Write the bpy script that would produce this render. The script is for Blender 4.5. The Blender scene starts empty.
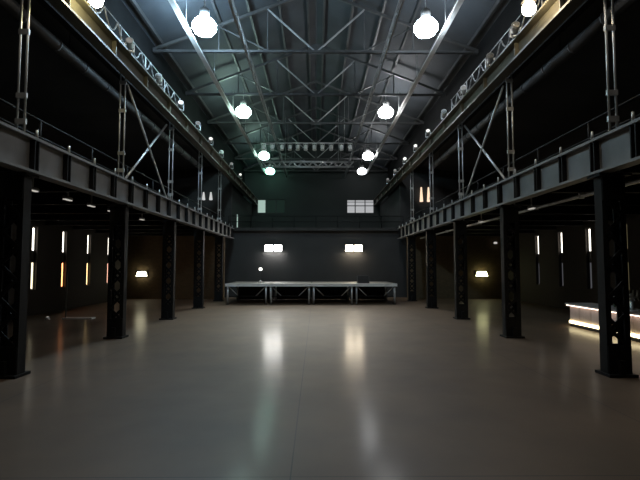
import bpy, bmesh, math, random
from mathutils import Vector, Matrix
random.seed(7)
S = 1.45                      # metres per working unit
sc = bpy.context.scene
COL = sc.collection

# ------------------------------------------------------------------ materials
def nt(name):
    m = bpy.data.materials.new(name); m.use_nodes = True
    n = m.node_tree; n.nodes.clear()
    out = n.nodes.new('ShaderNodeOutputMaterial')
    return m, n, out

def surf(name, c1, c2=None, rough=0.6, metal=0.0, scale=2.0, bump=0.0, spec=0.5, detail=5.0, r2=None):
    m, n, out = nt(name)
    b = n.nodes.new('ShaderNodeBsdfPrincipled')
    n.links.new(b.outputs[0], out.inputs[0])
    b.inputs['Roughness'].default_value = rough
    b.inputs['Metallic'].default_value = metal
    b.inputs['Specular IOR Level'].default_value = spec
    c2 = c2 or tuple(x * 0.7 for x in c1)
    tc = n.nodes.new('ShaderNodeTexCoord')
    no = n.nodes.new('ShaderNodeTexNoise'); no.inputs['Scale'].default_value = scale; no.inputs['Detail'].default_value = detail
    n.links.new(tc.outputs['Object'], no.inputs['Vector'])
    r = n.nodes.new('ShaderNodeValToRGB')
    r.color_ramp.elements[0].position = 0.35; r.color_ramp.elements[1].position = 0.65
    r.color_ramp.elements[0].color = (*c2, 1); r.color_ramp.elements[1].color = (*c1, 1)
    n.links.new(no.outputs['Fac'], r.inputs['Fac']); n.links.new(r.outputs[0], b.inputs['Base Color'])
    if r2 is not None:
        mr = n.nodes.new('ShaderNodeMapRange'); mr.inputs['To Min'].default_value = rough; mr.inputs['To Max'].default_value = r2
        mr.inputs['From Min'].default_value = 0.35; mr.inputs['From Max'].default_value = 0.65
        n.links.new(no.outputs['Fac'], mr.inputs['Value']); n.links.new(mr.outputs[0], b.inputs['Roughness'])
    if bump:
        bp = n.nodes.new('ShaderNodeBump'); bp.inputs['Strength'].default_value = bump; bp.inputs['Distance'].default_value = 0.02
        n.links.new(no.outputs['Fac'], bp.inputs['Height']); n.links.new(bp.outputs[0], b.inputs['Normal'])
    return m

def glow(name, col, strength):
    m, n, out = nt(name)
    e = n.nodes.new('ShaderNodeEmission'); e.inputs[0].default_value = (*col, 1); e.inputs[1].default_value = strength
    n.links.new(e.outputs[0], out.inputs[0]); return m

def brick_mat(name, c1, c2, mortar):
    m, n, out = nt(name)
    b = n.nodes.new('ShaderNodeBsdfPrincipled'); n.links.new(b.outputs[0], out.inputs[0])
    b.inputs['Roughness'].default_value = 0.8
    tc = n.nodes.new('ShaderNodeTexCoord')
    sx = n.nodes.new('ShaderNodeSeparateXYZ'); n.links.new(tc.outputs['Object'], sx.inputs[0])
    ad = n.nodes.new('ShaderNodeMath'); ad.operation = 'ADD'
    n.links.new(sx.outputs[0], ad.inputs[0]); n.links.new(sx.outputs[1], ad.inputs[1])
    cx = n.nodes.new('ShaderNodeCombineXYZ'); n.links.new(ad.outputs[0], cx.inputs[0]); n.links.new(sx.outputs[2], cx.inputs[1])
    t = n.nodes.new('ShaderNodeTexBrick'); t.inputs['Scale'].default_value = 2.2
    t.inputs['Color1'].default_value = (*c1, 1); t.inputs['Color2'].default_value = (*c2, 1); t.inputs['Mortar'].default_value = (*mortar, 1)
    n.links.new(cx.outputs[0], t.inputs['Vector']); n.links.new(t.outputs['Color'], b.inputs['Base Color'])
    return m

def floor_mat():
    m, n, out = nt('polished_concrete')
    b = n.nodes.new('ShaderNodeBsdfPrincipled'); n.links.new(b.outputs[0], out.inputs[0])
    tc = n.nodes.new('ShaderNodeTexCoord')
    no = n.nodes.new('ShaderNodeTexNoise'); no.inputs['Scale'].default_value = 0.55; no.inputs['Detail'].default_value = 8
    n.links.new(tc.outputs['Object'], no.inputs['Vector'])
    r = n.nodes.new('ShaderNodeValToRGB')
    r.color_ramp.elements[0].position = 0.3; r.color_ramp.elements[1].position = 0.7
    r.color_ramp.elements[0].color = (*FLOOR_A, 1); r.color_ramp.elements[1].color = (*FLOOR_B, 1)
    n.links.new(no.outputs['Fac'], r.inputs['Fac'])
    # saw-cut joints
    br = n.nodes.new('ShaderNodeTexBrick'); br.offset = 0.0
    br.inputs['Scale'].default_value = 1.0; br.inputs['Brick Width'].default_value = 6.38; br.inputs['Row Height'].default_value = 6.38
    br.inputs['Mortar Size'].default_value = 0.012; br.inputs['Mortar Smooth'].default_value = 0.3
    br.inputs['Color1'].default_value = (1, 1, 1, 1); br.inputs['Color2'].default_value = (1, 1, 1, 1); br.inputs['Mortar'].default_value = (0.25, 0.25, 0.25, 1)
    mp = n.nodes.new('ShaderNodeMapping'); mp.inputs['Location'].default_value = (0.35, 0, 0)
    n.links.new(tc.outputs['Object'], mp.inputs[0]); n.links.new(mp.outputs[0], br.inputs['Vector'])
    mx = n.nodes.new('ShaderNodeMix'); mx.data_type = 'RGBA'; mx.blend_type = 'MULTIPLY'; mx.inputs[0].default_value = 1.0
    n.links.new(r.outputs[0], mx.inputs[6]); n.links.new(br.outputs['Color'], mx.inputs[7]); n.links.new(mx.outputs[2], b.inputs['Base Color'])
    n2 = n.nodes.new('ShaderNodeTexNoise'); n2.inputs['Scale'].default_value = 1.6; n2.inputs['Detail'].default_value = 6
    n.links.new(tc.outputs['Object'], n2.inputs['Vector'])
    mr = n.nodes.new('ShaderNodeMapRange'); mr.inputs['To Min'].default_value = FLOOR_R - 0.03; mr.inputs['To Max'].default_value = FLOOR_R + 0.05
    n.links.new(n2.outputs['Fac'], mr.inputs['Value']); n.links.new(mr.outputs[0], b.inputs['Roughness'])
    b.inputs['Specular IOR Level'].default_value = 0.7
    b.inputs['Coat Weight'].default_value = 0.30; b.inputs['Coat Roughness'].default_value = 0.18; b.inputs['Coat IOR'].default_value = 1.45
    return m

FLOOR_A = (0.076, 0.046, 0.025); FLOOR_B = (0.118, 0.073, 0.041); FLOOR_R = 0.58; SPOT_W = 700.0
L_BAY = 75.0
M = {
 'floor': floor_mat(),
 'steel': surf('dark_painted_steel', (0.011, 0.011, 0.012), (0.007, 0.007, 0.007), 0.6, 0.0, 1.5, 0.1, spec=0.15),
 'girder': surf('grey_painted_steel', (0.20, 0.20, 0.20), (0.13, 0.13, 0.126), 0.55, 0.0, 0.9, 0.1),
 'truss': surf('truss_steel', (0.060, 0.060, 0.060), (0.035, 0.035, 0.035), 0.5, 0.0, 1.2),
 'pale_lit': surf('pale_lit_steel', (0.36, 0.36, 0.36), (0.26, 0.26, 0.26), 0.45, 0.3, 3.0),  # paler than truss steel: the lit look is put into the colour
 'brick_lit': brick_mat('ochre_brick_lamplit', (0.16, 0.105, 0.05), (0.12, 0.08, 0.038), (0.07, 0.06, 0.045)),  # paler than the outer brick: box lamp glow put into its colour
 'galv': surf('galvanised_steel', (0.55, 0.56, 0.56), (0.40, 0.41, 0.41), 0.38, 0.6, 3.0),
 'pale': surf('pale_paint', (0.72, 0.72, 0.70), (0.60, 0.60, 0.58), 0.45, 0.0, 2.0),
 'crane': surf('ochre_painted_steel', (0.095, 0.087, 0.060), (0.062, 0.057, 0.040), 0.5, 0.0, 0.8, 0.1),
 'roof': surf('roof_boards', (0.044, 0.051, 0.058), (0.027, 0.031, 0.036), 0.7, 0.0, 0.5, 0.15),
 'blackwall': surf('black_wall_paint', (0.030, 0.030, 0.030), (0.020, 0.020, 0.020), 0.75, 0.0, 0.6, 0.1),
 'clerestory_black': surf('deep_black_boards', (0.010, 0.010, 0.010), (0.006, 0.006, 0.006), 0.9, 0.0, 0.6, 0.1, spec=0.1),  # even near-black, darker than the other black walls
 'ductsteel': surf('dull_duct_steel', (0.07, 0.07, 0.07), (0.045, 0.045, 0.045), 0.6, 0.0, 1.0, spec=0.3),
 'stagewall': surf('charcoal_wall_paint', (0.035, 0.035, 0.035), (0.027, 0.027, 0.027), 0.7, 0.0, 0.5, 0.1),
 'endwall': surf('dark_green_end_wall_paint', (0.017, 0.021, 0.0195), (0.012, 0.015, 0.014), 0.75, 0.0, 0.4, 0.1),
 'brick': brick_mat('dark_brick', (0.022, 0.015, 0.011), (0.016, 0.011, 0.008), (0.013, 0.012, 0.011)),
 'black': surf('matt_black', (0.016, 0.016, 0.016), (0.010, 0.010, 0.010), 0.6),
 'blackmetal': surf('black_metal', (0.025, 0.025, 0.025), (0.015, 0.015, 0.015), 0.4, 0.3),
 'shade_black': surf('understage_shade_black', (0.014, 0.014, 0.014), (0.008, 0.008, 0.008), 0.9),  # for the added sheet that darkens the understage
 'deck': surf('stage_ply', (0.17, 0.16, 0.145), (0.12, 0.112, 0.10), 0.55, 0.0, 2.0),
 'slab': surf('gallery_boards', (0.03, 0.028, 0.026), (0.02, 0.019, 0.018), 0.7),
 'alu': surf('aluminium', (0.62, 0.62, 0.62), (0.50, 0.50, 0.50), 0.35, 0.7, 4.0),
 'barpanel': surf('pinkish_bar_panel', (0.66, 0.53, 0.48), (0.56, 0.45, 0.40), 0.45, 0.0, 1.5),
 'bartop': surf('pale_bar_top', (0.66, 0.56, 0.52), (0.56, 0.47, 0.43), 0.3, 0.0, 1.2),
 'wood': surf('dark_wood', (0.05, 0.033, 0.02), (0.03, 0.02, 0.013), 0.4, 0.0, 2.0),
 'glass': surf('bottle_glass', (0.10, 0.13, 0.09), (0.07, 0.10, 0.06), 0.08, 0.0, 1.0),
 'screenglass': surf('dim_glass', (0.03, 0.035, 0.035), (0.02, 0.025, 0.025), 0.08),
 'bay_a': glow('lamp_glow_blue_white', (0.52, 0.78, 1.0), L_BAY * 2.9),
 'bay_f': glow('lamp_glow_cool_white', (0.75, 0.88, 1.0), L_BAY * 0.75),
 'bay_g': glow('lamp_glow_near', (1.0, 0.90, 0.78), L_BAY * 0.6),
 'bay_b': glow('lamp_glow_green_white', (0.66, 1.0, 0.88), L_BAY * 0.6),
 'bay_c': glow('lamp_glow_white', (0.95, 0.97, 1.0), L_BAY * 0.75),
 'bay_h': glow('lamp_glow_far_green', (0.66, 1.0, 0.88), L_BAY * 0.36),
 'bay_i': glow('lamp_glow_far_white', (0.95, 0.97, 1.0), L_BAY * 0.42),
 'bay_d': glow('lamp_glow_green_dim', (0.40, 1.0, 0.75), L_BAY * 0.16),
 'bay_e': glow('lamp_glow_white_dim', (0.95, 0.97, 1.0), L_BAY * 0.07),
 'flood_w': glow('flood_glow_white', (1.0, 0.97, 0.92), 45.0),
 'flood_y': glow('flood_glow_warm', (1.0, 0.84, 0.62), 42.0),
 'warm_lamp': glow('warm_lamp_glow', (1.0, 0.88, 0.50), 110.0),
 'orange_lamp': glow('orange_lamp_glow', (1.0, 0.80, 0.50), 80.0),
 'small': glow('small_flood_glow', (1.0, 0.98, 0.93), 1.3),
 'small_dim': glow('small_flood_glow_dim', (1.0, 0.98, 0.93), 0.25),
 'small_off': surf('unlit_flood_glass', (0.30, 0.30, 0.30), (0.25, 0.25, 0.25), 0.15),
 'spot_lens': glow('spot_lens_glow', (1.0, 0.97, 0.88), 1.2),
 'exit': glow('box_lamp_glow', (1.0, 0.92, 0.62), 9.0),
 'exit_g': glow('box_lamp_glow_yellow', (1.0, 0.98, 0.50), 9.0),
 'win_w': glow('window_daylight', (1.0, 0.93, 0.80), 4.0),
 'win_o': glow('window_sodium', (1.0, 0.36, 0.13), 4.5),
 'win_y': glow('window_warm', (1.0, 0.68, 0.30), 3.5),
 'win_p': glow('window_pinkish', (1.0, 0.52, 0.36), 3.0),
 'win_v': glow('window_cream', (1.0, 0.88, 0.60), 2.0),
 'win_q': glow('window_dim_ochre', (1.0, 0.85, 0.45), 0.10),
 'win_g': glow('window_dim_grey', (0.90, 0.92, 1.0), 0.07),
 'win_t': glow('window_pale_green', (0.72, 1.0, 0.88), 0.50),
 'win_s': glow('window_pale', (0.95, 0.97, 1.0), 0.45),
 'win_d': glow('window_green_dim', (0.5, 1.0, 0.8), 0.02),
 'led': glow('bar_led', (1.0, 0.84, 0.48), 6.0),
 'led2': glow('bar_led_top', (1.0, 0.80, 0.66), 5.0),
 'dot': glow('dot_lamp_glow', (1.0, 0.97, 0.9), 6.0),
 'dot_dim': glow('dot_lamp_glow_dim', (1.0, 0.95, 0.85), 0.5),
 'sconce_w': glow('sconce_glow_white', (0.95, 0.97, 0.95), 0.6),
 'sconce_o': glow('sconce_glow_orange', (1.0, 0.72, 0.50), 1.2),
}

# ------------------------------------------------------------------ mesh builder
class MB:
    def __init__(s): s.v = []; s.f = []; s.sm = []
    def face(s, idx, smooth=False): s.f.append(idx); s.sm.append(smooth)
    def box(s, x0, x1, y0, y1, z0, z1):
        b = len(s.v)
        s.v += [(x0,y0,z0),(x1,y0,z0),(x1,y1,z0),(x0,y1,z0),(x0,y0,z1),(x1,y0,z1),(x1,y1,z1),(x0,y1,z1)]
        for q in ((3,2,1,0),(4,5,6,7),(0,1,5,4),(1,2,6,5),(2,3,7,6),(3,0,4,7)): s.face([b+i for i in q])
        return s
    def cbox(s, cx, cy, z0, w, d, h): return s.box(cx-w/2, cx+w/2, cy-d/2, cy+d/2, z0, z0+h)
    def bar(s, a, b_, w=0.1, h=0.1, up=(0,0,1)):
        a, b_ = Vector(a), Vector(b_); d = (b_-a).normalized(); u = Vector(up)
        if abs(d.dot(u)) > 0.95: u = Vector((1,0,0))
        r = d.cross(u).normalized(); u = r.cross(d).normalized(); k = len(s.v)
        for p in (a, b_):
            for sx, sz in ((-1,-1),(1,-1),(1,1),(-1,1)): s.v.append(tuple(p + r*(sx*w/2) + u*(sz*h/2)))
        for q in ((0,1,2,3),(7,6,5,4),(0,4,5,1),(1,5,6,2),(2,6,7,3),(3,7,4,0)): s.face([k+i for i in q])
        return s
    def tube(s, a, b_, r, r2=None, n=12, caps=True):
        r2 = r if r2 is None else r2
        a, b_ = Vector(a), Vector(b_); d = (b_-a).normalized()
        u = Vector((0,0,1)) if abs(d.z) < 0.9 else Vector((1,0,0))
        x = d.cross(u).normalized(); y = d.cross(x).normalized(); k = len(s.v)
        for p, rr in ((a, r), (b_, r2)):
            for i in range(n):
                t = 2*math.pi*i/n; s.v.append(tuple(p + x*(rr*math.cos(t)) + y*(rr*math.sin(t))))
        for i in range(n): s.face([k+i, k+(i+1)%n, k+n+(i+1)%n, k+n+i], True)
        if caps: s.face([k+i for i in range(n)][::-1]); s.face([k+n+i for i in range(n)])
        return s
    def lathe(s, prof, c=(0,0,0), n=20, rot=None):
        k = len(s.v); c = Vector(c)
        for (r, z) in prof:
            for i in range(n):
                t = 2*math.pi*i/n; p = Vector((r*math.cos(t), r*math.sin(t), z))
                if rot: p = rot @ p
                s.v.append(tuple(c+p))
        for j in range(len(prof)-1):
            for i in range(n):
                s.face([k+j*n+i, k+j*n+(i+1)%n, k+(j+1)*n+(i+1)%n, k+(j+1)*n+i], True)
        s.face([k+i for i in range(n)][::-1]); m = k+(len(prof)-1)*n; s.face([m+i for i in range(n)])
        return s
    def poly(s, pts, a, b_, axis):
        """prism of a 2-D outline between two positions on an axis"""
        k = len(s.v); n = len(pts)
        for t in (a, b_):
            for (p, q) in pts:
                s.v.append((t,p,q) if axis == 0 else (p,t,q) if axis == 1 else (p,q,t))
        s.face([k+i for i in range(n)][::-1]); s.face([k+n+i for i in range(n)])
        for i in range(n): s.face([k+i, k+(i+1)%n, k+n+(i+1)%n, k+n+i])
        return s
    def build(s, name, mat, parent=None, world=None, bevel=0.0):
        o_ = Vector(world) if world else Vector((0,0,0))
        me = bpy.data.meshes.new(name)
        me.from_pydata([tuple((Vector(p)-o_)*S) for p in s.v], [], s.f)
        me.polygons.foreach_set('use_smooth', s.sm)
        bm = bmesh.new(); bm.from_mesh(me); bmesh.ops.recalc_face_normals(bm, faces=bm.faces); bm.to_mesh(me); bm.free()
        me.materials.append(M[mat]); me.update()
        o = bpy.data.objects.new(name, me); COL.objects.link(o)
        if parent: o.parent = parent
        elif world: o.location = o_*S
        if bevel:
            md = o.modifiers.new('bevel', 'BEVEL'); md.width = bevel*S; md.segments = 2
        return o

def tag(o, label, cat, group=None, kind=None):
    o['label'] = label; o['category'] = cat
    if group: o['group'] = group
    if kind: o['kind'] = kind
    return o
def thing(name, label, cat, loc, group=None, rz=0.0):
    o = bpy.data.objects.new(name, None); COL.objects.link(o)
    o.empty_display_size = 0.2
    o.location = Vector(loc)*S; o.rotation_euler = (0,0,rz)
    return tag(o, label, cat, group)
def struct(o, label, cat): return tag(o, label, cat, kind='structure')
def copy_tree(root, loc, label, mirror=False, rz=None):
    def rec(o, par):
        c = o.copy(); COL.objects.link(c)
        if par: c.parent = par
        for ch in list(o.children): rec(ch, c)
        return c
    r = rec(root, None); r.location = Vector(loc)*S; r['label'] = label
    if rz is not None: r.rotation_euler = (0,0,rz)
    return r
ORD = ['first','second','third','fourth','fifth','sixth','seventh','eighth','ninth','tenth','eleventh','twelfth']
SIDE = {-1: 'opposite the bar', 1: 'on the bar side'}

# ------------------------------------------------------------------ main measures (working units, camera eye at 2.0)
XC = 5.58                      # column line
XW = 11.6                     # outer aisle walls
YB, YE = -5.0, 40.0           # hall ends
YS = 29.0                     # wall behind the stage
ZG0, ZG1 = 3.72, 4.39         # gallery girder
ZCR = 7.42                    # crane girder underside
ZCH = 10.36                   # truss bottom chord
XE, RISE = 6.4, 2.5
COLY = [8.35 + 4.4*k for k in range(5)]
TRY = [-4.85 + 4.4*k for k in range(11)]

# ------------------------------------------------------------------ setting
struct(MB().box(-12.2, 12.2, YB-0.3, YE+0.3, -0.2, 0).build('floor', 'floor'), 'dark polished concrete floor with saw-cut joints', 'floor')

def wall_x(name, x0, x1, y0, y1, z0, z1, holes, mat):
    """wall slab along y with rectangular openings (ya, yb, za, zb)"""
    m = MB(); y = y0
    for (ya, yb, za, zb) in sorted(holes):
        m.box(x0, x1, y, ya, z0, z1); m.box(x0, x1, ya, yb, z0, za); m.box(x0, x1, ya, yb, zb, z1); y = yb
    m.box(x0, x1, y, y1, z0, z1)
    return m.build(name, mat)
def wall_y(name, y0, y1, x0, x1, z0, z1, holes, mat):
    m = MB(); x = x0
    for (xa, xb, za, zb) in sorted(holes):
        m.box(x, xa, y0, y1, z0, z1); m.box(xa, xb, y0, y1, z0, za); m.box(xa, xb, y0, y1, zb, z1); x = xb
    m.box(x, x1, y0, y1, z0, z1)
    return m.build(name, mat)

WL = [18.65, 20.85, 23.1, 25.35]; WR = [16.8, 19.05, 21.25, 23.5]; WH = 0.175
def whole(y): return (y-WH, y+WH, 1.02, 3.62)
struct(wall_x('wall_left', -XW-0.35, -XW, YB, YE, 0, 8.1, [whole(y) for y in WL], 'brick'), 'dark brick outer wall of the aisle opposite the bar', 'wall')
struct(wall_x('wall_right', XW, XW+0.35, YB, YE, 0, 8.1, [whole(y) for y in WR], 'brick'), 'dark brick outer wall of the aisle behind the bar', 'wall')
struct(MB().box(-12, 12, YB-0.3, YB, 0, 13).build('wall_front', 'blackwall'), 'black wall closing the hall behind the viewer', 'wall')
# end wall with gable and two high windows
EW = [(-5.25, -2.75, 6.70, 7.95), (2.75, 5.2, 6.70, 7.95)]
ew = struct(wall_y('wall_back', YE, YE+0.35, -12, 12, 0, 10.4, EW, 'endwall'), 'tall dark end wall above and beyond the stage', 'wall')
struct(MB().poly([(-XE-0.4, 10.4), (XE+0.4, 10.4), (0, ZCH+RISE+0.6)], YE, YE+0.35, 1).build('wall_back_gable', 'endwall'), 'dark gable of the end wall under the roof ridge', 'wall')
# wall behind the stage, carrying the end gallery
struct(MB().box(-XW, XW, YS, YS+0.3, 0, 4.25).build('wall_stage', 'stagewall'), 'charcoal wall behind the stage with two floodlights', 'wall')
struct(MB().box(-XW, XW, YS-0.35, YE, 4.25, 4.45).build('floor_gallery_end', 'slab'), 'end gallery floor above the stage wall', 'gallery floor')
for s, nm in ((-1, 'left'), (1, 'right')):
    lab = SIDE[s]
    a, b = sorted((s*5.6, s*XW))
    struct(MB().box(a, b, YB, YS-0.35, 4.16, 4.34).build('floor_gallery_'+nm, 'slab'), 'gallery floor slab over the aisle '+lab, 'gallery floor')
    struct(MB().box(a, b, 27.5, 27.75, 0, 4.16).build('wall_aisle_'+nm, 'brick_lit'), 'brick cross wall closing the aisle '+lab, 'wall')
    struct(MB().box(a, b, 29.7, 29.95, 4.45, 8.6).build('wall_gallery_'+nm, 'blackwall'), 'black cross wall at the gallery end '+lab, 'wall')
    # nave wall beyond the stage wall
    if s < 0:
        w = wall_x('wall_nave_left', -5.75, -5.5, YS+0.95, YE, 4.45, ZCR, [(31.75, 32.55, 5.0, 5.0+0.0001)], 'endwall') if False else \
            wall_x('wall_nave_left', -5.95, -5.7, YS+0.95, YE, 4.45, ZCR, [(32.0, 32.7, 4.55, 5.75)], 'endwall')
    else:
        w = MB().box(5.7, 5.95, YS+0.95, YE, 4.45, ZCR).build('wall_nave_right', 'blackwall')
    struct(w, 'dark nave wall beyond the stage '+lab, 'wall')
    # clerestory above the crane girder and lean-to ceiling over the gallery
    a, b = sorted((s*6.4, s*6.6))
    struct(MB().box(a, b, YB, YE, 8.25, ZCH+0.36).build('wall_clerestory_'+nm, 'clerestory_black'), 'black clerestory wall above the crane girder '+lab, 'wall')
    struct(MB().poly([(s*6.4, 8.7), (s*(XW+0.3), 8.0), (s*(XW+0.3), 8.15), (s*6.4, 8.85)], YB, YE, 1).build('ceiling_gallery_'+nm, 'blackwall'), 'black lean-to ceiling above the gallery '+lab, 'ceiling')

ce = MB()
for s in (-1, 1):
    ce.poly([(s*(XE+0.35), ZCH+0.28), (0, ZCH+RISE+0.42), (0, ZCH+RISE+0.54), (s*(XE+0.35), ZCH+0.40)], YB, YE, 1)
ceil = struct(ce.build('ceiling', 'roof'), 'dark boarded gable roof underside over the nave', 'ceiling')
sl = (RISE+0.14)/(XE+0.35)
for s in (-1, 1):
    for k in range(6):
        x = 0.35 + k*1.15; z = ZCH+RISE+0.42 - sl*x - 0.09
        MB().bar((s*x, YB, z), (s*x, YE, z), 0.09, 0.16).build('purlin', 'truss', ceil)

# windows ------------------------------------------------------------
wn = 0
def side_window(s, y, up, low, label):
    global wn; wn += 1
    w = bpy.data.objects.new('window_%d' % wn, None); COL.objects.link(w); base = (s*(XW+0.14), y, 1.02)
    w.location = Vector(base)*S; struct(w, label, 'window')
    f = MB(); d = 0.05
    for a, b, c, e in ((-WH, -WH+0.035, 0, 2.6), (WH-0.035, WH, 0, 2.6), (-WH, WH, 0, 0.04), (-WH, WH, 2.56, 2.6), (-WH, WH, 1.12, 1.62)):
        f.box(-d, d, a, b, c, e)
    f.build('window_frame', 'black', w)
    MB().box(-0.012, 0.012, -WH+0.035, WH-0.035, 1.62, 2.56).build('upper_pane', up, w)
    MB().box(-0.012, 0.012, -WH+0.035, WH-0.035, 0.04, 1.12).build('lower_pane', low, w)
for i, (y, u, l) in enumerate(zip(WL, ('win_w',)*4, ('win_v', 'win_o', 'win_y', 'win_p'))):
    side_window(-1, y, u, l, 'narrow lit slot window opposite the bar, %s from the camera' % ORD[i])
for i, (y, u, l) in enumerate(zip(WR, ('win_q', 'win_w', 'win_w', 'win_w'), ('win_q', 'win_g', 'win_g', 'win_g'))):
    side_window(1, y, u, l, ('dim ochre slot window behind the bar' if i == 0 else 'narrow slot window behind the bar, bright on top, %s from the camera' % ORD[i]))
for k, (xa, xb, za, zb) in enumerate(EW):
    wn += 1
    w = bpy.data.objects.new('window_%d' % wn, None); COL.objects.link(w); base = ((xa+xb)/2, YE+0.12, za); w.location = Vector(base)*S
    struct(w, ('high end-wall window, mostly dark with one pale green pane', 'high end-wall window with pale slatted panes')[k], 'window')
    f = MB(); W_ = xb-xa; H_ = zb-za
    for a, b, c, e in ((-W_/2, -W_/2+0.06, 0, H_), (W_/2-0.06, W_/2, 0, H_), (-W_/2, W_/2, 0, 0.06), (-W_/2, W_/2, H_-0.06, H_), (-W_/2+0.72, -W_/2+0.80, 0, H_), (0.38, 0.46, 0, H_)):
        f.box(a, b, -0.06, 0.06, c, e)
    if k == 1: f.box(-W_/2, W_/2, -0.04, 0.04, H_*0.52, H_*0.58); f.box(-W_/2, W_/2, -0.04, 0.04, H_*0.80, H_*0.84)
    f.build('window_frame', 'black', w)
    for (a, b, mt) in (((-W_/2+0.06, -W_/2+0.72, 'win_t'), (-W_/2+0.80, 0.38, 'win_d'), (0.46, W_/2-0.06, 'win_d')), ((-W_/2+0.06, -W_/2+0.72, 'win_s'), (-W_/2+0.80, 0.38, 'win_s'), (0.46, W_/2-0.06, 'win_s')))[k]:
        MB().box(a, b, -0.012, 0.012, 0.06, H_-0.06).build('pane', mt, w)
wn += 1
w = bpy.data.objects.new('window_%d' % wn, None); COL.objects.link(w); w.location = Vector((-5.70, 32.35, 4.55))*S
struct(w, 'tall narrow lit opening in the nave wall beyond the stage', 'window')
MB().box(-0.05, 0.05, -0.35, -0.31, 0, 1.2).box(-0.05, 0.05, 0.31, 0.35, 0, 1.2).box(-0.05, 0.05, -0.31, 0.31, 1.16, 1.2).box(-0.05, 0.05, -0.31, 0.31, 0, 0.04).build('window_frame', 'black', w)
MB().box(-0.012, 0.012, -0.31, 0.31, 0.04, 1.16).build('pane', 'win_t', w)

# ------------------------------------------------------------------ columns
def laced_column():
    r = thing('steel_column', '', 'column', (-XC, COLY[0], 0), 'laced steel columns of the nave')
    MB().box(-0.26, 0.26, -0.22, 0.22, 0, 0.05).box(-0.05, 0.05, -0.21, -0.125, 0.05, 0.3).box(-0.05, 0.05, 0.125, 0.21, 0.05, 0.3).build('base_plate', 'steel', r)
    for s in (-1, 1):
        m = MB(); x = s*0.17
        m.box(x-0.05, x+0.05, -0.11, -0.085, 0.05, ZG0-0.05); m.box(x-0.05, x+0.05, 0.085, 0.11, 0.05, ZG0-0.05)
        a, b = sorted((x+s*0.05, x+s*0.02)); m.box(a, b, -0.085, 0.085, 0.05, ZG0-0.05)
        m.build('channel', 'steel', r)
    l = MB(); n = 11; h = (ZG0-0.45)/n
    for k in range(n):
        z0 = 0.25+k*h; z1 = z0+h
        for y in (-0.12, 0.12):
            d = 1 if (k % 2 == 0) == (y < 0) else -1
            l.bar((-0.15*d, y, z0), (0.15*d, y, z1), 0.02, 0.07, up=(0,0,1))
    for y in (-0.12, 0.12):
        l.box(-0.21, 0.21, y-0.012, y+0.012, 0.05, 0.55); l.box(-0.21, 0.21, y-0.012, y+0.012, ZG0-0.5, ZG0-0.05)
    l.build('lacing', 'steel', r)
    MB().box(-0.30, 0.30, -0.2, 0.2, ZG0-0.05, ZG0-0.006).build('cap_plate', 'steel', r)
    # slender upper shaft: two rods with batten plates up to the crane girder
    for s in (-1, 1):
        MB().tube((-0.04+s*0.07, 0.12, ZG0), (-0.04+s*0.07, 0.12, 8.24), 0.022, n=8).build('upper_rod', 'galv', r)
    for z in (4.7, 5.2, 6.45, 7.28):
        MB().box(-0.14, 0.06, 0.095, 0.145, z, z+0.10).build('batten_plate', 'galv', r)
    return r
c0 = laced_column()
i = 0
for s in (-1, 1):
    for k, y in enumerate(COLY):
        lab = 'dark laced steel column %s, %s from the camera' % (SIDE[s], ORD[k])
        if s == -1 and k == 0: c0['label'] = lab
        else: copy_tree(c0, (-XC if s < 0 else XC-0.06, y, 0), lab, rz=0.0 if s < 0 else math.pi)

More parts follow.
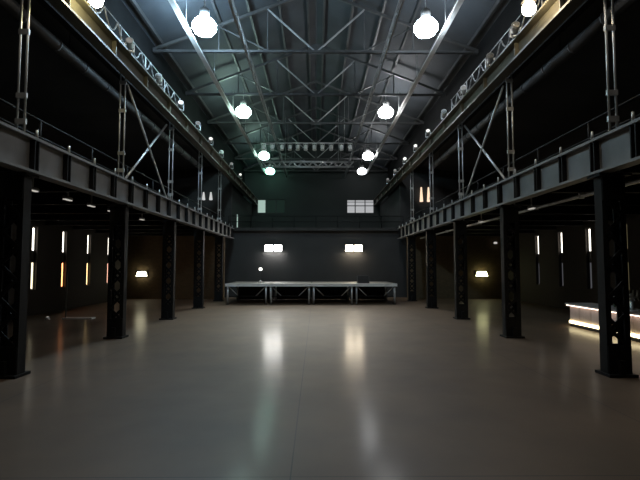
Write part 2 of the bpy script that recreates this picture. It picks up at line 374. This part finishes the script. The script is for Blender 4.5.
# ------------------------------------------------------------------ gallery girders, railings, crane girders
for s in (-1, 1):
    lab = SIDE[s]; y0, y1 = -3.0, YS-0.36
    g = thing('gallery_girder', 'grey riveted plate girder carrying the gallery edge '+lab, 'girder', (s*5.33, y0, ZG0), 'gallery edge girders')
    org = (s*5.33, y0, ZG0)
    MB().box(s*5.33-0.02, s*5.33+0.02, y0, y1, ZG0+0.05, ZG1-0.05).build('web', 'girder', g, org)
    MB().box(s*5.33-0.13, s*5.33+0.13, y0, y1, ZG1-0.05, ZG1).build('top_flange', 'girder', g, org)
    MB().box(s*5.33-0.13, s*5.33+0.13, y0, y1, ZG0, ZG0+0.05).build('bottom_flange', 'girder', g, org)
    y = COLY[0] - 1.1*10
    while y < y1-0.2:
        if y > y0+0.1:
            x = s*5.33
            MB().box(x-0.12, x+0.12, y-0.07, y-0.045, ZG0+0.05, ZG1-0.05).box(x-0.12, x+0.12, y+0.045, y+0.07, ZG0+0.05, ZG1-0.05).box(x-0.045, x+0.045, y-0.045, y+0.045, ZG0+0.05, ZG1-0.05).build('stiffener', 'steel', g, org)
            MB().tube((x-s*0.1, y, ZG1), (x-s*0.1, y, ZG1+0.15), 0.028, 0.02, n=8).build('stud', 'galv', g, org)
        y += 1.1
    # handrail set back on the gallery
    org = (s*5.85, y0, 4.34)
    h = thing('gallery_railing', 'thin black handrail along the gallery edge '+lab, 'railing', org, 'gallery handrails')
    for z in (4.72, 5.08): MB().tube((s*5.85, y0, z), (s*5.85, y1-0.1, z), 0.022, n=8).build('rail', 'steel', h, org)
    y = COLY[0] + 1.1 - 8.8
    while y < y1-0.2:
        MB().tube((s*5.85, y, 4.34), (s*5.85, y, 5.08), 0.022, n=8).build('post', 'steel', h, org); y += 2.2
    # crane runway girder
    org = (s*5.35, YB, ZCR)
    cg = thing('crane_girder', 'long ochre-grey crane runway girder high above the gallery '+lab, 'girder', org, 'crane runway girders')
    MB().box(s*5.35-0.15, s*5.35+0.15, YB, YE, ZCR, ZCR+0.05).build('bottom_flange', 'crane', cg, org)
    MB().box(s*5.35-0.02, s*5.35+0.02, YB, YE, ZCR+0.05, ZCR+0.45).build('web', 'crane', cg, org)
    MB().box(s*5.32-0.18, s*5.32+0.18, YB, YE, ZCR+0.45, ZCR+0.50).build('top_flange', 'crane', cg, org)
    MB().box(s*5.35-0.035, s*5.35+0.035, YB, YE, ZCR+0.50, ZCR+0.58).build('crane_rail', 'steel', cg, org)
    y = YB+1.1
    while y < YE:
        MB().box(s*5.35-0.13, s*5.35+0.13, y-0.015, y+0.015, ZCR+0.05, ZCR+0.45).build('stiffener', 'crane', cg, org); y += 2.2
    # cross beams under the gallery floor
    for k, y in enumerate([COLY[0]-2.2+2.2*j for j in range(10)]):
        a, b = sorted((s*5.6, s*XW)); o = ((a+b)/2, y, 3.72)
        m = MB().box(a, b, y-0.09, y+0.09, 3.74, 3.77).box(a, b, y-0.012, y+0.012, 3.77, 4.12).box(a, b, y-0.09, y+0.09, 4.12, 4.16)
        tag(m.build('gallery_beam', 'steel', None, o), 'steel beam under the gallery floor %s, %s from the camera' % (lab, ORD[k]), 'beam', 'gallery floor beams', 'structure')
    # X bracing between second and third column
    zb0, zb1 = 4.39, 7.35
    for (ya, yb, w_) in ((COLY[1]+0.3, COLY[2]-0.3, 'falling'), (COLY[2]-0.3, COLY[1]+0.3, 'rising')):
        o = (s*(5.5+(0.17 if w_ == 'rising' else 0.07)), (ya+yb)/2, zb0)
        m = MB().tube((o[0], ya, zb1), (o[0], yb, zb0), 0.035, n=8)
        tag(m.build('cross_brace', 'galv', None, o), 'slanting brace %s towards the stage between second and third columns %s' % (w_, lab), 'brace', 'cross braces above the gallery')
    # round duct in the gallery roof
    o = (s*7.0, 7.0, 7.95)
    du = thing('air_duct', 'round grey air duct under the gallery roof '+lab, 'duct', o, 'gallery air ducts')
    MB().tube((s*7.0, 7.0, 7.95), (s*7.0, 27.0, 7.95), 0.16, n=16).build('duct', 'ductsteel', du, o)
    for k in range(14): MB().tube((s*7.0, 7.6+1.4*k, 7.95), (s*7.0, 7.66+1.4*k, 7.95), 0.18, n=16).build('joint_collar', 'ductsteel', du, o)
    for k in range(5): MB().tube((s*7.0, 8.3+4.2*k, 8.1), (s*7.0, 8.3+4.2*k, 8.6), 0.012, n=6).build('hanger', 'steel', du, o)

o = (-5.6, YS-0.3, 4.45)
er = thing('gallery_railing', 'dark handrail across the end gallery above the stage', 'railing', (0, YS-0.25, 4.45), 'gallery handrails')
for z in (0.38, 0.75): MB().tube((-5.6, 0, z), (5.6, 0, z), 0.022, n=8).build('rail', 'steel', er)
for k in range(9): MB().tube((-5.6+1.4*k, 0, 0), (-5.6+1.4*k, 0, 0.75), 0.022, n=8).build('post', 'steel', er)
# conduit along the bar side soffit
o = (6.3, 2, 3.66)
cp = thing('conduit_pipe', 'pale conduit running under the gallery above the bar', 'pipe', o)
MB().tube((6.3, 2, 3.66), (6.3, 27, 3.66), 0.045, n=8).build('pipe', 'galv', cp, o)
m = MB()
for k in range(11): m.box(6.24, 6.36, COLY[0]-2.2+2.2*k-0.02-0.0, COLY[0]-2.2+2.2*k+0.02, 3.60, 3.73)
m.build('pipe_clip', 'galv', cp, o)

# ------------------------------------------------------------------ roof trusses
def make_truss():
    r = thing('roof_truss', '', 'roof truss', (0, TRY[0], ZCH), 'roof trusses of the nave')
    for y in (-0.05, 0.05):
        MB().box(-XE+0.05, XE-0.05, y-0.015, y+0.015, -0.045, 0.045).build('bottom_chord', 'truss', r)
    for s in (-1, 1):
        MB().bar((s*(XE-0.05), 0, 0.06), (0, 0, RISE), 0.10, 0.10).build('rafter', 'truss', r)
        h = lambda x: RISE*(1-x/XE)
        for x in (1.9, 3.8):
            MB().bar((s*x, 0, 0), (s*x, 0, h(x)), 0.045, 0.045).build('strut', 'truss', r)
        MB().bar((s*0.08, 0, 0.05), (s*1.9, 0, h(1.9)-0.05), 0.055, 0.055).build('diagonal', 'pale_lit', r)  # centre V diagonals coloured paler to look lit
        MB().bar((s*1.9, 0, 0.05), (s*3.8, 0, h(3.8)-0.03), 0.045, 0.045).build('diagonal', 'truss', r)
    MB().bar((0, 0, 0), (0, 0, RISE), 0.05, 0.05).build('king_post', 'truss', r)
    MB().box(-0.28, 0.28, -0.015, 0.015, -0.1, 0.22).build('gusset_plate', 'truss', r)
    return r
t0 = make_truss()
vis = [k for k, y in enumerate(TRY) if y > 12]
for k, y in enumerate(TRY):
    if k == 0: continue
    if y < 3: continue
    q = ('grey steel roof truss across the nave, %s from the camera' % ORD[k-vis[0]]) if k in vis else 'grey steel roof truss almost above the camera'
    if y > 38: q = 'grey steel roof truss against the end wall gable'
    if y < 12 and y > 7: q = 'grey steel roof truss over the nearest pair of columns'
    copy_tree(t0, (0, y, ZCH), q)
t0.location = Vector((0, -0.45, ZCH))*S; t0['label'] = 'grey steel roof truss overhead behind the camera'

# ------------------------------------------------------------------ high bay lamps and cable trays
LAMPS = {-1: [(6.5, -3.8, 'bay_g'), (14.9, -3.8, 'bay_a'), (23.4, -3.85, 'bay_b'), (32.9, -3.85, 'bay_h'), (38.3, -3.95, 'bay_d')],
          1: [(6.5, 3.75, 'bay_g'), (14.9, 3.75, 'bay_f'), (23.4, 3.7, 'bay_c'), (32.9, 3.85, 'bay_i'), (38.3, 3.95, 'bay_e')]}
TINT = {'bay_a': 'blue-white', 'bay_f': 'cool white', 'bay_g': 'warm white', 'bay_h': 'greenish', 'bay_i': 'plain white', 'bay_b': 'greenish white', 'bay_c': 'white', 'bay_d': 'dim greenish', 'bay_e': 'dim white'}
for s in (-1, 1):
    for k, (y, x, mt) in enumerate(LAMPS[s]):
        r = thing('high_bay_lamp', '%s high bay lamp under the roof %s, %s from the camera' % (TINT[mt], SIDE[s], ORD[k]), 'ceiling lamp', (x, y, 10.2), 'high bay lamps')
        MB().lathe([(0.12, -0.34), (0.29, -0.30), (0.40, -0.15), (0.40, 0.0), (0.29, 0.15), (0.13, 0.22)], n=24).build('diffuser', mt, r)
        MB().lathe([(0.13, 0.22), (0.17, 0.25), (0.17, 0.50), (0.10, 0.58)], n=16).build('ballast_housing', 'girder', r)
        ztop = ZCH+RISE+0.42-sl*abs(x)-10.2
        MB().tube((0, 0, 0.58), (0, 0, ztop-0.03), 0.018, n=8).build('hanging_stem', 'galv', r)
    o = (s*4.5, YB, 10.27)
    tr = thing('cable_tray', 'long pale cable tray below the roof trusses '+SIDE[s], 'cable tray', o, 'roof cable trays')
    MB().box(s*4.5-0.09, s*4.5+0.09, YB, YE-0.1, 10.22, 10.235).box(s*4.5-0.09, s*4.5-0.075, YB, YE-0.1, 10.235, 10.28).box(s*4.5+0.075, s*4.5+0.09, YB, YE-0.1, 10.235, 10.28).build('tray', 'pale', tr, o)
    for q in range(9): MB().tube((s*4.5, 2+4.4*q-0.05, 10.24), (s*4.5, 2+4.4*q-0.05, ZCH+RISE+0.38-sl*4.35), 0.012, n=6).build('hanger', 'galv', tr, o)

# ------------------------------------------------------------------ lattice girders hung below the trusses
for s in (-1, 1):
    o = (s*2.6, 7.0, 10.0)
    lg = thing('lattice_girder', 'slender lattice girder running lengthwise under the roof trusses '+SIDE[s], 'girder', o, 'lengthwise lattice girders')
    for z in (9.92, 10.24): MB().box(s*2.6-0.03, s*2.6+0.03, 7.0, YE-0.1, z-0.025, z+0.025).build('chord', 'pale_lit', lg, o)
    m = MB(); y = 7.1; k = 0
    while y < YE-0.8:
        m.bar((s*2.6, y, 9.93 if k % 2 else 10.23), (s*2.6, y+0.6, 10.23 if k % 2 else 9.93), 0.025, 0.03); y += 0.6; k += 1
    m.build('lattice', 'pale_lit', lg, o)
    for q in range(8):
        if TRY[q+3] < YE-0.5: MB().box(s*2.6-0.012, s*2.6+0.012, TRY[q+3]-0.012, TRY[q+3]+0.012, 10.265, ZCH-0.05).build('hanger', 'pale_lit', lg, o)

# ------------------------------------------------------------------ small floodlights along the crane girders
def make_flood(lens):
    r = thing('floodlight', '', 'floodlight', (0,0,0), 'small floodlights on the crane girders')
    MB().box(-0.07, 0.07, -0.07, 0.07, 0, 0.02).build('base_plate', 'galv', r)
    MB().bar((-0.115, 0, 0.0), (-0.115, 0, 0.24), 0.04, 0.015).bar((0.115, 0, 0.0), (0.115, 0, 0.24), 0.04, 0.015).box(-0.125, 0.125, -0.02, 0.02, 0.0, 0.018).build('yoke', 'galv', r)
    rot = Matrix.Rotation(math.radians(-118), 3, 'X') if False else Matrix.Rotation(math.radians(70), 3, 'X')
    can = MB().lathe([(0.05, -0.14), (0.085, -0.12), (0.095, 0.10), (0.105, 0.12)], (0,0,0.24), 16, rot).build('can', 'alu', r)
    MB().lathe([(0.085, 0.121), (0.06, 0.133), (0.02, 0.138)], (0,0,0.24), 16, rot).build('lens', lens, r)
    return r
PROTO = {'b': make_flood('small'), 'd': make_flood('small_dim'), 'o': make_flood('small_off')}
LIT = {-1: 'odobdbodb', 1: 'oodobbbdd'}
FY = {-1: [9.9, 12.2, 14.5, 16.9, 19.4, 21.8, 24.3, 27.2, 30.4], 1: [11.3, 13.0, 15.4, 17.8, 20.4, 23.0, 25.8, 29.0, 32.0]}
first = True
for s in (-1, 1):
    for k, y in enumerate(FY[s]):
        loc = (s*5.17, y, ZCR+0.503); lab = 'small round floodlight on the crane girder %s, %s from the camera' % (SIDE[s], ORD[k])
        rz = s*math.radians(-18)
        lab = {'b': 'bright', 'd': 'dimly lit', 'o': 'unlit'}[LIT[s][k]] + lab[5:]
        f0 = PROTO[LIT[s][k]]
        if not f0['label']: f0.location = Vector(loc)*S; f0['label'] = lab; f0.rotation_euler = (0,0,rz)
        else: copy_tree(f0, loc, lab, rz=rz)
# festoon cable looping along each crane girder
for s in (-1, 1):
    o = (s*5.42, 8.6, ZCR+0.503)
    fc = thing('festoon_cable', 'grey looping power cable on short posts along the crane girder '+SIDE[s], 'cable', o, 'festoon cables')
    zt = ZCR+1.22
    for q in range(6):
        MB().tube((s*5.42, 8.6+1.8*q, ZCR+0.503), (s*5.42, 8.6+1.8*q, zt), 0.018, n=8).build('post', 'galv', fc, o)
    MB().tube((s*5.42, 8.6, zt), (s*5.42, 17.6, zt), 0.012, n=6).build('carrier_wire', 'galv', fc, o)
    m = MB(); pts = []
    for q in range(0, 81):
        y = 8.7 + 8.8*q/80; ph = (y-8.7)/0.8 % 1.0
        pts.append((s*(5.42-0.045), y, zt-0.02-0.42*(1-(2*ph-1)**2)))
    for a, b in zip(pts, pts[1:]): m.tube(a, b, 0.02, n=6)
    m.build('cable', 'pale_lit', fc, o)
# two larger warm lamps close to the camera
for s, y, mt, col in ((-1, 9.5, 'warm_lamp', 'yellow-white'), (1, 9.75, 'orange_lamp', 'orange-white')):
    r = thing('crane_lamp', 'large %s lamp glowing above the crane girder %s' % (col, SIDE[s]), 'lamp', (s*5.2, y, ZCR+0.503), 'large lamps above the crane girders')
    MB().box(-0.06, 0.06, -0.06, 0.06, 0, 0.03).tube((0,0,0.03), (0,0,0.38), 0.03, n=8).tube((0,0,0.36), (-s*0.42,0,0.36), 0.025, n=8).tube((-s*0.42,0,0.37), (-s*0.42,0,0.12), 0.02, n=8).build('post', 'steel', r)
    g = (-s*0.42, 0, -0.80)
    MB().lathe([(0.05, 0.5), (0.13, 0.56), (0.15, 0.66), (0.11, 0.76), (0.05, 0.80)], g, n=20).build('globe', mt, r)
    MB().lathe([(0.16, 0.80), (0.10, 0.86), (0.04, 0.93)], g, n=20).build('cap', 'steel', r)

# ------------------------------------------------------------------ lighting battens over the end of the stage
o = (-0.6, 28.0, 9.75)
bt = thing('lighting_bar', 'slim suspended bar holding a row of pale spotlights', 'lighting bar', o)
MB().tube((-3.5, 28, 9.75), (2.3, 28, 9.75), 0.035, n=8).build('bar', 'alu', bt, o)
for x in (-3.0, 1.8): MB().tube((x, 28, 9.75), (x, 28, ZCH+RISE+0.38-sl*abs(x)), 0.012, n=6).build('hanging_cable', 'galv', bt, o)
p0 = thing('spotlight', '', 'spotlight', (0,0,0), 'pale spotlights on the suspended bar')
MB().lathe([(0.06, 0.10), (0.10, 0.06), (0.115, -0.22), (0.13, -0.25)], (0,0,-0.22), 14, Matrix.Rotation(math.radians(-20), 3, 'X')).build('can', 'pale', p0)
MB().box(-0.14, -0.125, -0.02, 0.02, -0.3, -0.05).box(0.125, 0.14, -0.02, 0.02, -0.3, -0.05).box(-0.14, 0.14, -0.02, 0.02, -0.06, -0.035).build('yoke', 'pale', p0)
PX = [-3.3, -2.75, -2.15, -1.65, -1.15, -0.65, -0.1, 0.4, 0.95, 1.6, 2.15]
MB().lathe([(0.105, -0.235), (0.06, -0.24)], (0,0,-0.22), 14, Matrix.Rotation(math.radians(-20), 3, 'X')).build('lens', 'spot_lens', p0)
ld = bpy.data.lights.new('spotlight_beam', 'SPOT'); ld.energy = SPOT_W; ld.color = (1.0, 0.97, 0.86); ld.spot_size = math.radians(62); ld.spot_blend = 0.8; ld.shadow_soft_size = 0.12
lo_ = bpy.data.objects.new('spotlight_beam', ld); COL.objects.link(lo_); lo_.parent = p0
lo_.location = Vector((0, -0.10, -0.52))*S; lo_.rotation_euler = (math.radians(-38), 0, 0)
for k, x in enumerate(PX):
    lab = 'pale can spotlight on the suspended bar above the stage, %s from the bar side' % ORD[len(PX)-1-k]
    if k == 0: p0.location = Vector((x, 28, 9.75))*S; p0['label'] = lab
    else: copy_tree(p0, (x, 28, 9.75), lab)
o = (-0.6, 29.6, 8.75)
lt = thing('lighting_truss', 'aluminium zigzag lighting truss hung above the end gallery', 'lighting truss', o)
for (dy, dz) in ((-0.17, -0.17), (0.17, -0.17), (-0.17, 0.17), (0.17, 0.17)):
    MB().tube((-3.6, 29.6+dy, 8.75+dz), (2.5, 29.6+dy, 8.75+dz), 0.03, n=8).build('chord', 'alu', lt, o)
n = 18
for y in (-0.17, 0.17):
    z = MB()
    for k in range(n):
        a = -3.6+6.1*k/n; b = -3.6+6.1*(k+1)/n; d = 0.17 if k % 2 else -0.17
        z.tube((a, 29.6+y, 8.75-d), (b, 29.6+y, 8.75+d), 0.02, n=6)
    z.build('lattice', 'alu', lt, o)
for x in (-2.05, 1.5): MB().tube((x, 29.6, 8.9), (x, 29.6, ZCH+RISE+0.38-sl*abs(x)), 0.012, n=6).build('hanging_cable', 'galv', lt, o)

# ------------------------------------------------------------------ stage: four decks on legs
ZST = 1.07
def make_deck():
    r = thing('stage_deck', '', 'stage', (0,0,0), 'raised stage decks')
    MB().box(-1.11, 1.11, 0.02, 3.4, ZST-0.10, ZST).build('deck_board', 'deck', r)
    MB().box(-1.12, 1.12, -0.02, 0.02, ZST-0.14, ZST+0.01).build('front_edge', 'pale', r)
    for x in (-1.0, 1.0):
        for y in (0.12, 3.2):
            l = MB().tube((x, y, 0.02), (x, y, ZST-0.10), 0.05, n=10).build('leg', 'alu', r)
            MB().lathe([(0.09, 0.0), (0.09, 0.02), (0.05, 0.03)], (x, y, 0), 12).build('foot_pad', 'steel', l)
    MB().box(-1.11, 1.11, 3.36, 3.385, 0.02, ZST-0.1).build('rear_shade_sheet', 'shade_black', r)  # added dark sheet, stands in for shade under the stage
    MB().tube((-1.0, 0.16, 0.42), (1.0, 0.16, 0.42), 0.022, n=8).build('ledger', 'steel', r)
    for s in (-1, 1): MB().tube((s*1.0, 0.2, ZST-0.12), (s*0.45, 0.2, 0.42), 0.022, n=8).build('knee_brace', 'galv', r)
    return r
d0 = make_deck()
SXS = [-3.62, -1.37, 0.88, 3.13]
for k, x in enumerate(SXS):
    lab = 'raised stage deck with pale front edge, %s from the bar side' % ORD[3-k]
    if k == 0: d0.location = Vector((x, 23.6, 0))*S; d0['label'] = lab
    else: copy_tree(d0, (x, 23.6, 0), lab)
# black sheet added at the rear to darken the stage underside
# work lamp on a stand
r = thing('stand_lamp', 'small bright lamp on a thin stand on the stage', 'lamp', (-3.02, 24.6, ZST))
MB().tube((0,0,0.02), (0,0,0.70), 0.015, n=8).build('pole', 'blackmetal', r)
m = MB()
for k in range(3):
    a = 2*math.pi*k/3+0.4; m.tube((0,0,0.16), (0.18*math.cos(a), 0.18*math.sin(a), 0.012), 0.012, n=6)
m.build('tripod_foot', 'galv', r)
MB().lathe([(0.03, 0.0), (0.075, 0.03), (0.085, 0.10), (0.05, 0.15)], (0,0,0.68), 14).build('bulb', 'dot', r)
# monitor wedge on the stage
r = thing('stage_monitor', 'dark wedge monitor loudspeaker lying on the stage', 'loudspeaker', (2.55, 24.4, ZST+0.004))
MB().poly([(-0.22, 0), (0.24, 0), (0.24, 0.36), (0.05, 0.42)], -0.32, 0.32, 0).build('cabinet', 'black', r, bevel=0.01)
MB().poly([(-0.215, 0.03), (-0.205, 0.03), (0.035, 0.395), (0.02, 0.395)], -0.29, 0.29, 0).build('grille', 'steel', r)
# floodlights on the stage wall
for x, mt, lab in ((-2.72, 'flood_w', 'bright white twin floodlight on the wall behind the stage'), (2.42, 'flood_y', 'bright warm twin floodlight on the wall behind the stage')):
    r = thing('wall_floodlight', lab, 'floodlight', (x, YS-0.004, 3.1), 'floodlights behind the stage'); r['kind'] = 'thing'
    MB().box(-0.12, 0.12, -0.12, 0, -0.06, 0.16).box(-0.5, 0.5, -0.16, -0.11, 0.02, 0.08).build('wall_mount', 'steel', r)
    for sx in (-1, 1):
        c = sx*0.29
        h = MB().box(c-0.26, c+0.26, -0.34, -0.14, -0.12, 0.24).build('lamp_housing', 'steel', r, bevel=0.01)
        MB().box(c-0.24, c+0.24, -0.36, -0.342, -0.14, 0.22).box(c-0.22, c+0.22, -0.342, -0.16, -0.14, -0.122).build('lens', mt, h)

# sconces at the gallery ends
for s, z, mt in ((-1, 6.35, 'sconce_w'), (1, 6.25, 'sconce_o')):
    for k, dx in enumerate((-0.22, 0.26)):
        x = s*7.2+dx
        inner = (dx < 0) == (s > 0)
        r = thing('wall_sconce', '%s slim wall light on the gallery end %s, %s of its pair' % ('white' if s < 0 else 'orange', SIDE[s], 'inner' if inner else 'outer'), 'wall light', (x, 29.696, z), 'gallery end wall lights'); r['kind'] = 'thing'
        MB().box(-0.06, 0.06, -0.05, 0, 0.05, 0.45).build('back_plate', 'steel', r)
        hh = 0.5 if s < 0 else 0.95
        MB().lathe([(0.10, 0.0), (0.115, 0.03), (0.05, hh), (0.03, hh+0.02)], (0, -0.15, 0), 14).build('shade', mt, r)

# box lamps on aisle cross walls
for s, x, z, mt, w_, lab in ((-1, -10.55, 1.5, 'exit', 0.32, 'glowing warm box light on the aisle cross wall opposite the bar'), (1, 10.1, 1.5, 'exit_g', 0.36, 'glowing yellow box light on the aisle cross wall beyond the bar')):
    r = thing('wall_lamp', lab, 'wall light', (x, 27.496, z), 'aisle box lights'); r['kind'] = 'thing'
    MB().box(-w_-0.04, w_+0.04, -0.06, 0, -0.16, 0.20).build('housing', 'steel', r)
    MB().poly([(-w_, -0.12), (w_, -0.12), (w_*0.72, 0.17), (-w_*0.72, 0.17)], -0.16, -0.061, 1).build('diffuser', mt, r)
r = thing('wall_lamp', 'tiny yellowish lamp high on the aisle cross wall beyond the bar', 'wall light', (10.95, 27.496, 3.35), 'aisle box lights'); r['kind'] = 'thing'
MB().box(-0.1, 0.1, -0.06, 0, -0.05, 0.17).build('housing', 'steel', r)
MB().lathe([(0.09, 0), (0.11, 0.05), (0.08, 0.12)], (0, -0.17, 0), 14).build('diffuser', 'dot_dim', r)

# small pale downlights under the gallery edges
g0 = None
for s, ys in ((-1, [8.05, 9.5, 10.85, 12.0, 13.15, 15.5]), (1, [9.15, 12.4, 16.2])):
    for k, y in enumerate(ys):
        lab = 'small pale downlight under the gallery edge %s, %s from the camera' % (SIDE[s], ORD[k])
        if g0 is None:
            g0 = thing('downlight', lab, 'downlight', (s*6.0, y, 3.64), 'downlights under the gallery edges')
            MB().bar((0, 0, 0.51), (0, 0, 0.02), 0.03, 0.03).build('drop_rod', 'galv', g0)
            MB().tube((0, -0.17, 0), (0, 0.17, 0), 0.04, n=12).build('body', 'girder', g0)
            MB().box(-0.035, 0.035, -0.15, 0.15, -0.055, -0.037).build('lens', 'dot_dim', g0)
        else: copy_tree(g0, (s*6.0, y, 3.64), lab)

# ------------------------------------------------------------------ bar
o = (8.9, 12.0, 0)
br = thing('bar_counter', 'long pale bar counter lit by glowing strips at its foot', 'bar counter', o)
b0, b1 = 8.4, 15.2
MB().box(8.50, 9.25, b0, b1-0.1, 0, 0.10).build('plinth', 'black', br, o)
MB().box(8.56, 9.25, b0, b1-0.06, 0.10, 0.70).build('carcass', 'wood', br, o)
k = 0; y = b0
while y < b1-0.1:
    y2 = min(y+0.62, b1-0.06)
    MB().box(8.52, 8.56, y+0.012, y2-0.012, 0.10, 0.69).build('front_panel', 'barpanel', br, o); y = y2
MB().box(8.56, 9.22, b1-0.06, b1-0.02, 0.22, 0.69).build('end_panel', 'barpanel', br, o)
MB().box(8.42, 9.35, b0, b1+0.06, 0.70, 0.76).build('countertop', 'bartop', br, o, bevel=0.012)
MB().box(8.475, 8.51, b0, b1-0.08, 0.105, 0.19).build('light_strip', 'led', br, o)
MB().box(8.60, 9.2, b1-0.015, b1+0.015, 0.105, 0.19).build('light_strip', 'led', br, o)
MB().box(8.435, 8.46, b0, b1, 0.68, 0.698).build('light_strip', 'led2', br, o)
# things on the bar
r = thing('beer_tap', 'metal beer tap column standing on the bar counter', 'beer tap', (8.95, 12.75, 0.76))
MB().lathe([(0.10, 0), (0.10, 0.02), (0.055, 0.04), (0.05, 0.40), (0.06, 0.44), (0.03, 0.47)], n=16).build('column', 'alu', r)
MB().tube((-0.14, 0, 0.36), (0.14, 0, 0.36), 0.035, n=10).build('crossbar', 'alu', r)
for x in (-0.12, 0.0, 0.12):
    MB().tube((x, -0.05, 0.36), (x, -0.12, 0.26), 0.014, n=8).build('spout', 'alu', r)
    MB().tube((x, -0.03, 0.38), (x, -0.07, 0.56), 0.016, 0.022, n=8).build('handle', 'pale', r)
def bottle(x, y, lab, first=[None]):
    if first[0] is None:
        b = thing('bottle', lab, 'bottle', (x, y, 0.76), 'bottles on the bar'); first[0] = b
        MB().lathe([(0.028, 0), (0.03, 0.01), (0.03, 0.13), (0.012, 0.175), (0.011, 0.22)], n=12).build('body', 'glass', b)
        MB().lathe([(0.013, 0.22), (0.013, 0.235)], n=12).build('cap', 'alu', b)
    else: copy_tree(first[0], (x, y, 0.76), lab)
for k, (x, y) in enumerate(((9.0, 13.25), (9.12, 13.4), (9.02, 13.6))):
    bottle(x, y, 'dark glass bottle on the bar beyond the beer tap, %s from the tap' % ORD[k])

# ------------------------------------------------------------------ small things in the aisle opposite the bar
r = thing('pole_stand', 'slim grey pole standing on a long pale floor bar in the aisle', 'stand', (-9.0, 17.3, 0))
MB().tube((-0.5, 0, 0.05), (-0.5, 0, 2.05), 0.025, n=8).build('post', 'girder', r)
MB().box(-0.56, 0.56, -0.16, 0.16, 0, 0.05).build('foot_bar', 'pale', r)
r = thing('floor_uplight', 'tiny pale uplight on the floor beside the slim grey pole', 'lamp', (-10.0, 17.0, 0))
MB().lathe([(0.09, 0), (0.09, 0.03), (0.06, 0.05), (0.06, 0.10)], n=14).build('base', 'alu', r)
MB().lathe([(0.05, 0.101), (0.03, 0.115)], n=14).build('lens', 'dot_dim', r)

# ------------------------------------------------------------------ world, camera, view
w = bpy.data.worlds.new('World'); sc.world = w; w.use_nodes = True
w.node_tree.nodes['Background'].inputs[0].default_value = (0.01, 0.012, 0.016, 1); w.node_tree.nodes['Background'].inputs[1].default_value = 1.0
cam = bpy.data.cameras.new('camera'); co = bpy.data.objects.new('camera', cam); COL.objects.link(co)
cam.sensor_fit = 'HORIZONTAL'; cam.sensor_width = 36.0; cam.lens = 450/640*36.0
cam.clip_start = 0.05; cam.clip_end = 300
co.location = (0, 0, 2.0*S)
co.rotation_euler = (math.radians(90+3.307), 0, math.radians(-0.51))
sc.camera = co
sc.view_settings.view_transform = 'Standard'; sc.view_settings.look = 'None'; sc.view_settings.gamma = 1.0; sc.view_settings.use_curve_mapping = False
sc.view_settings.exposure = 0.0
sc.cycles.use_denoising = True
sc.cycles.sample_clamp_indirect = 4.0
sc.cycles.max_bounces = 6; sc.cycles.diffuse_bounces = 4; sc.cycles.glossy_bounces = 4
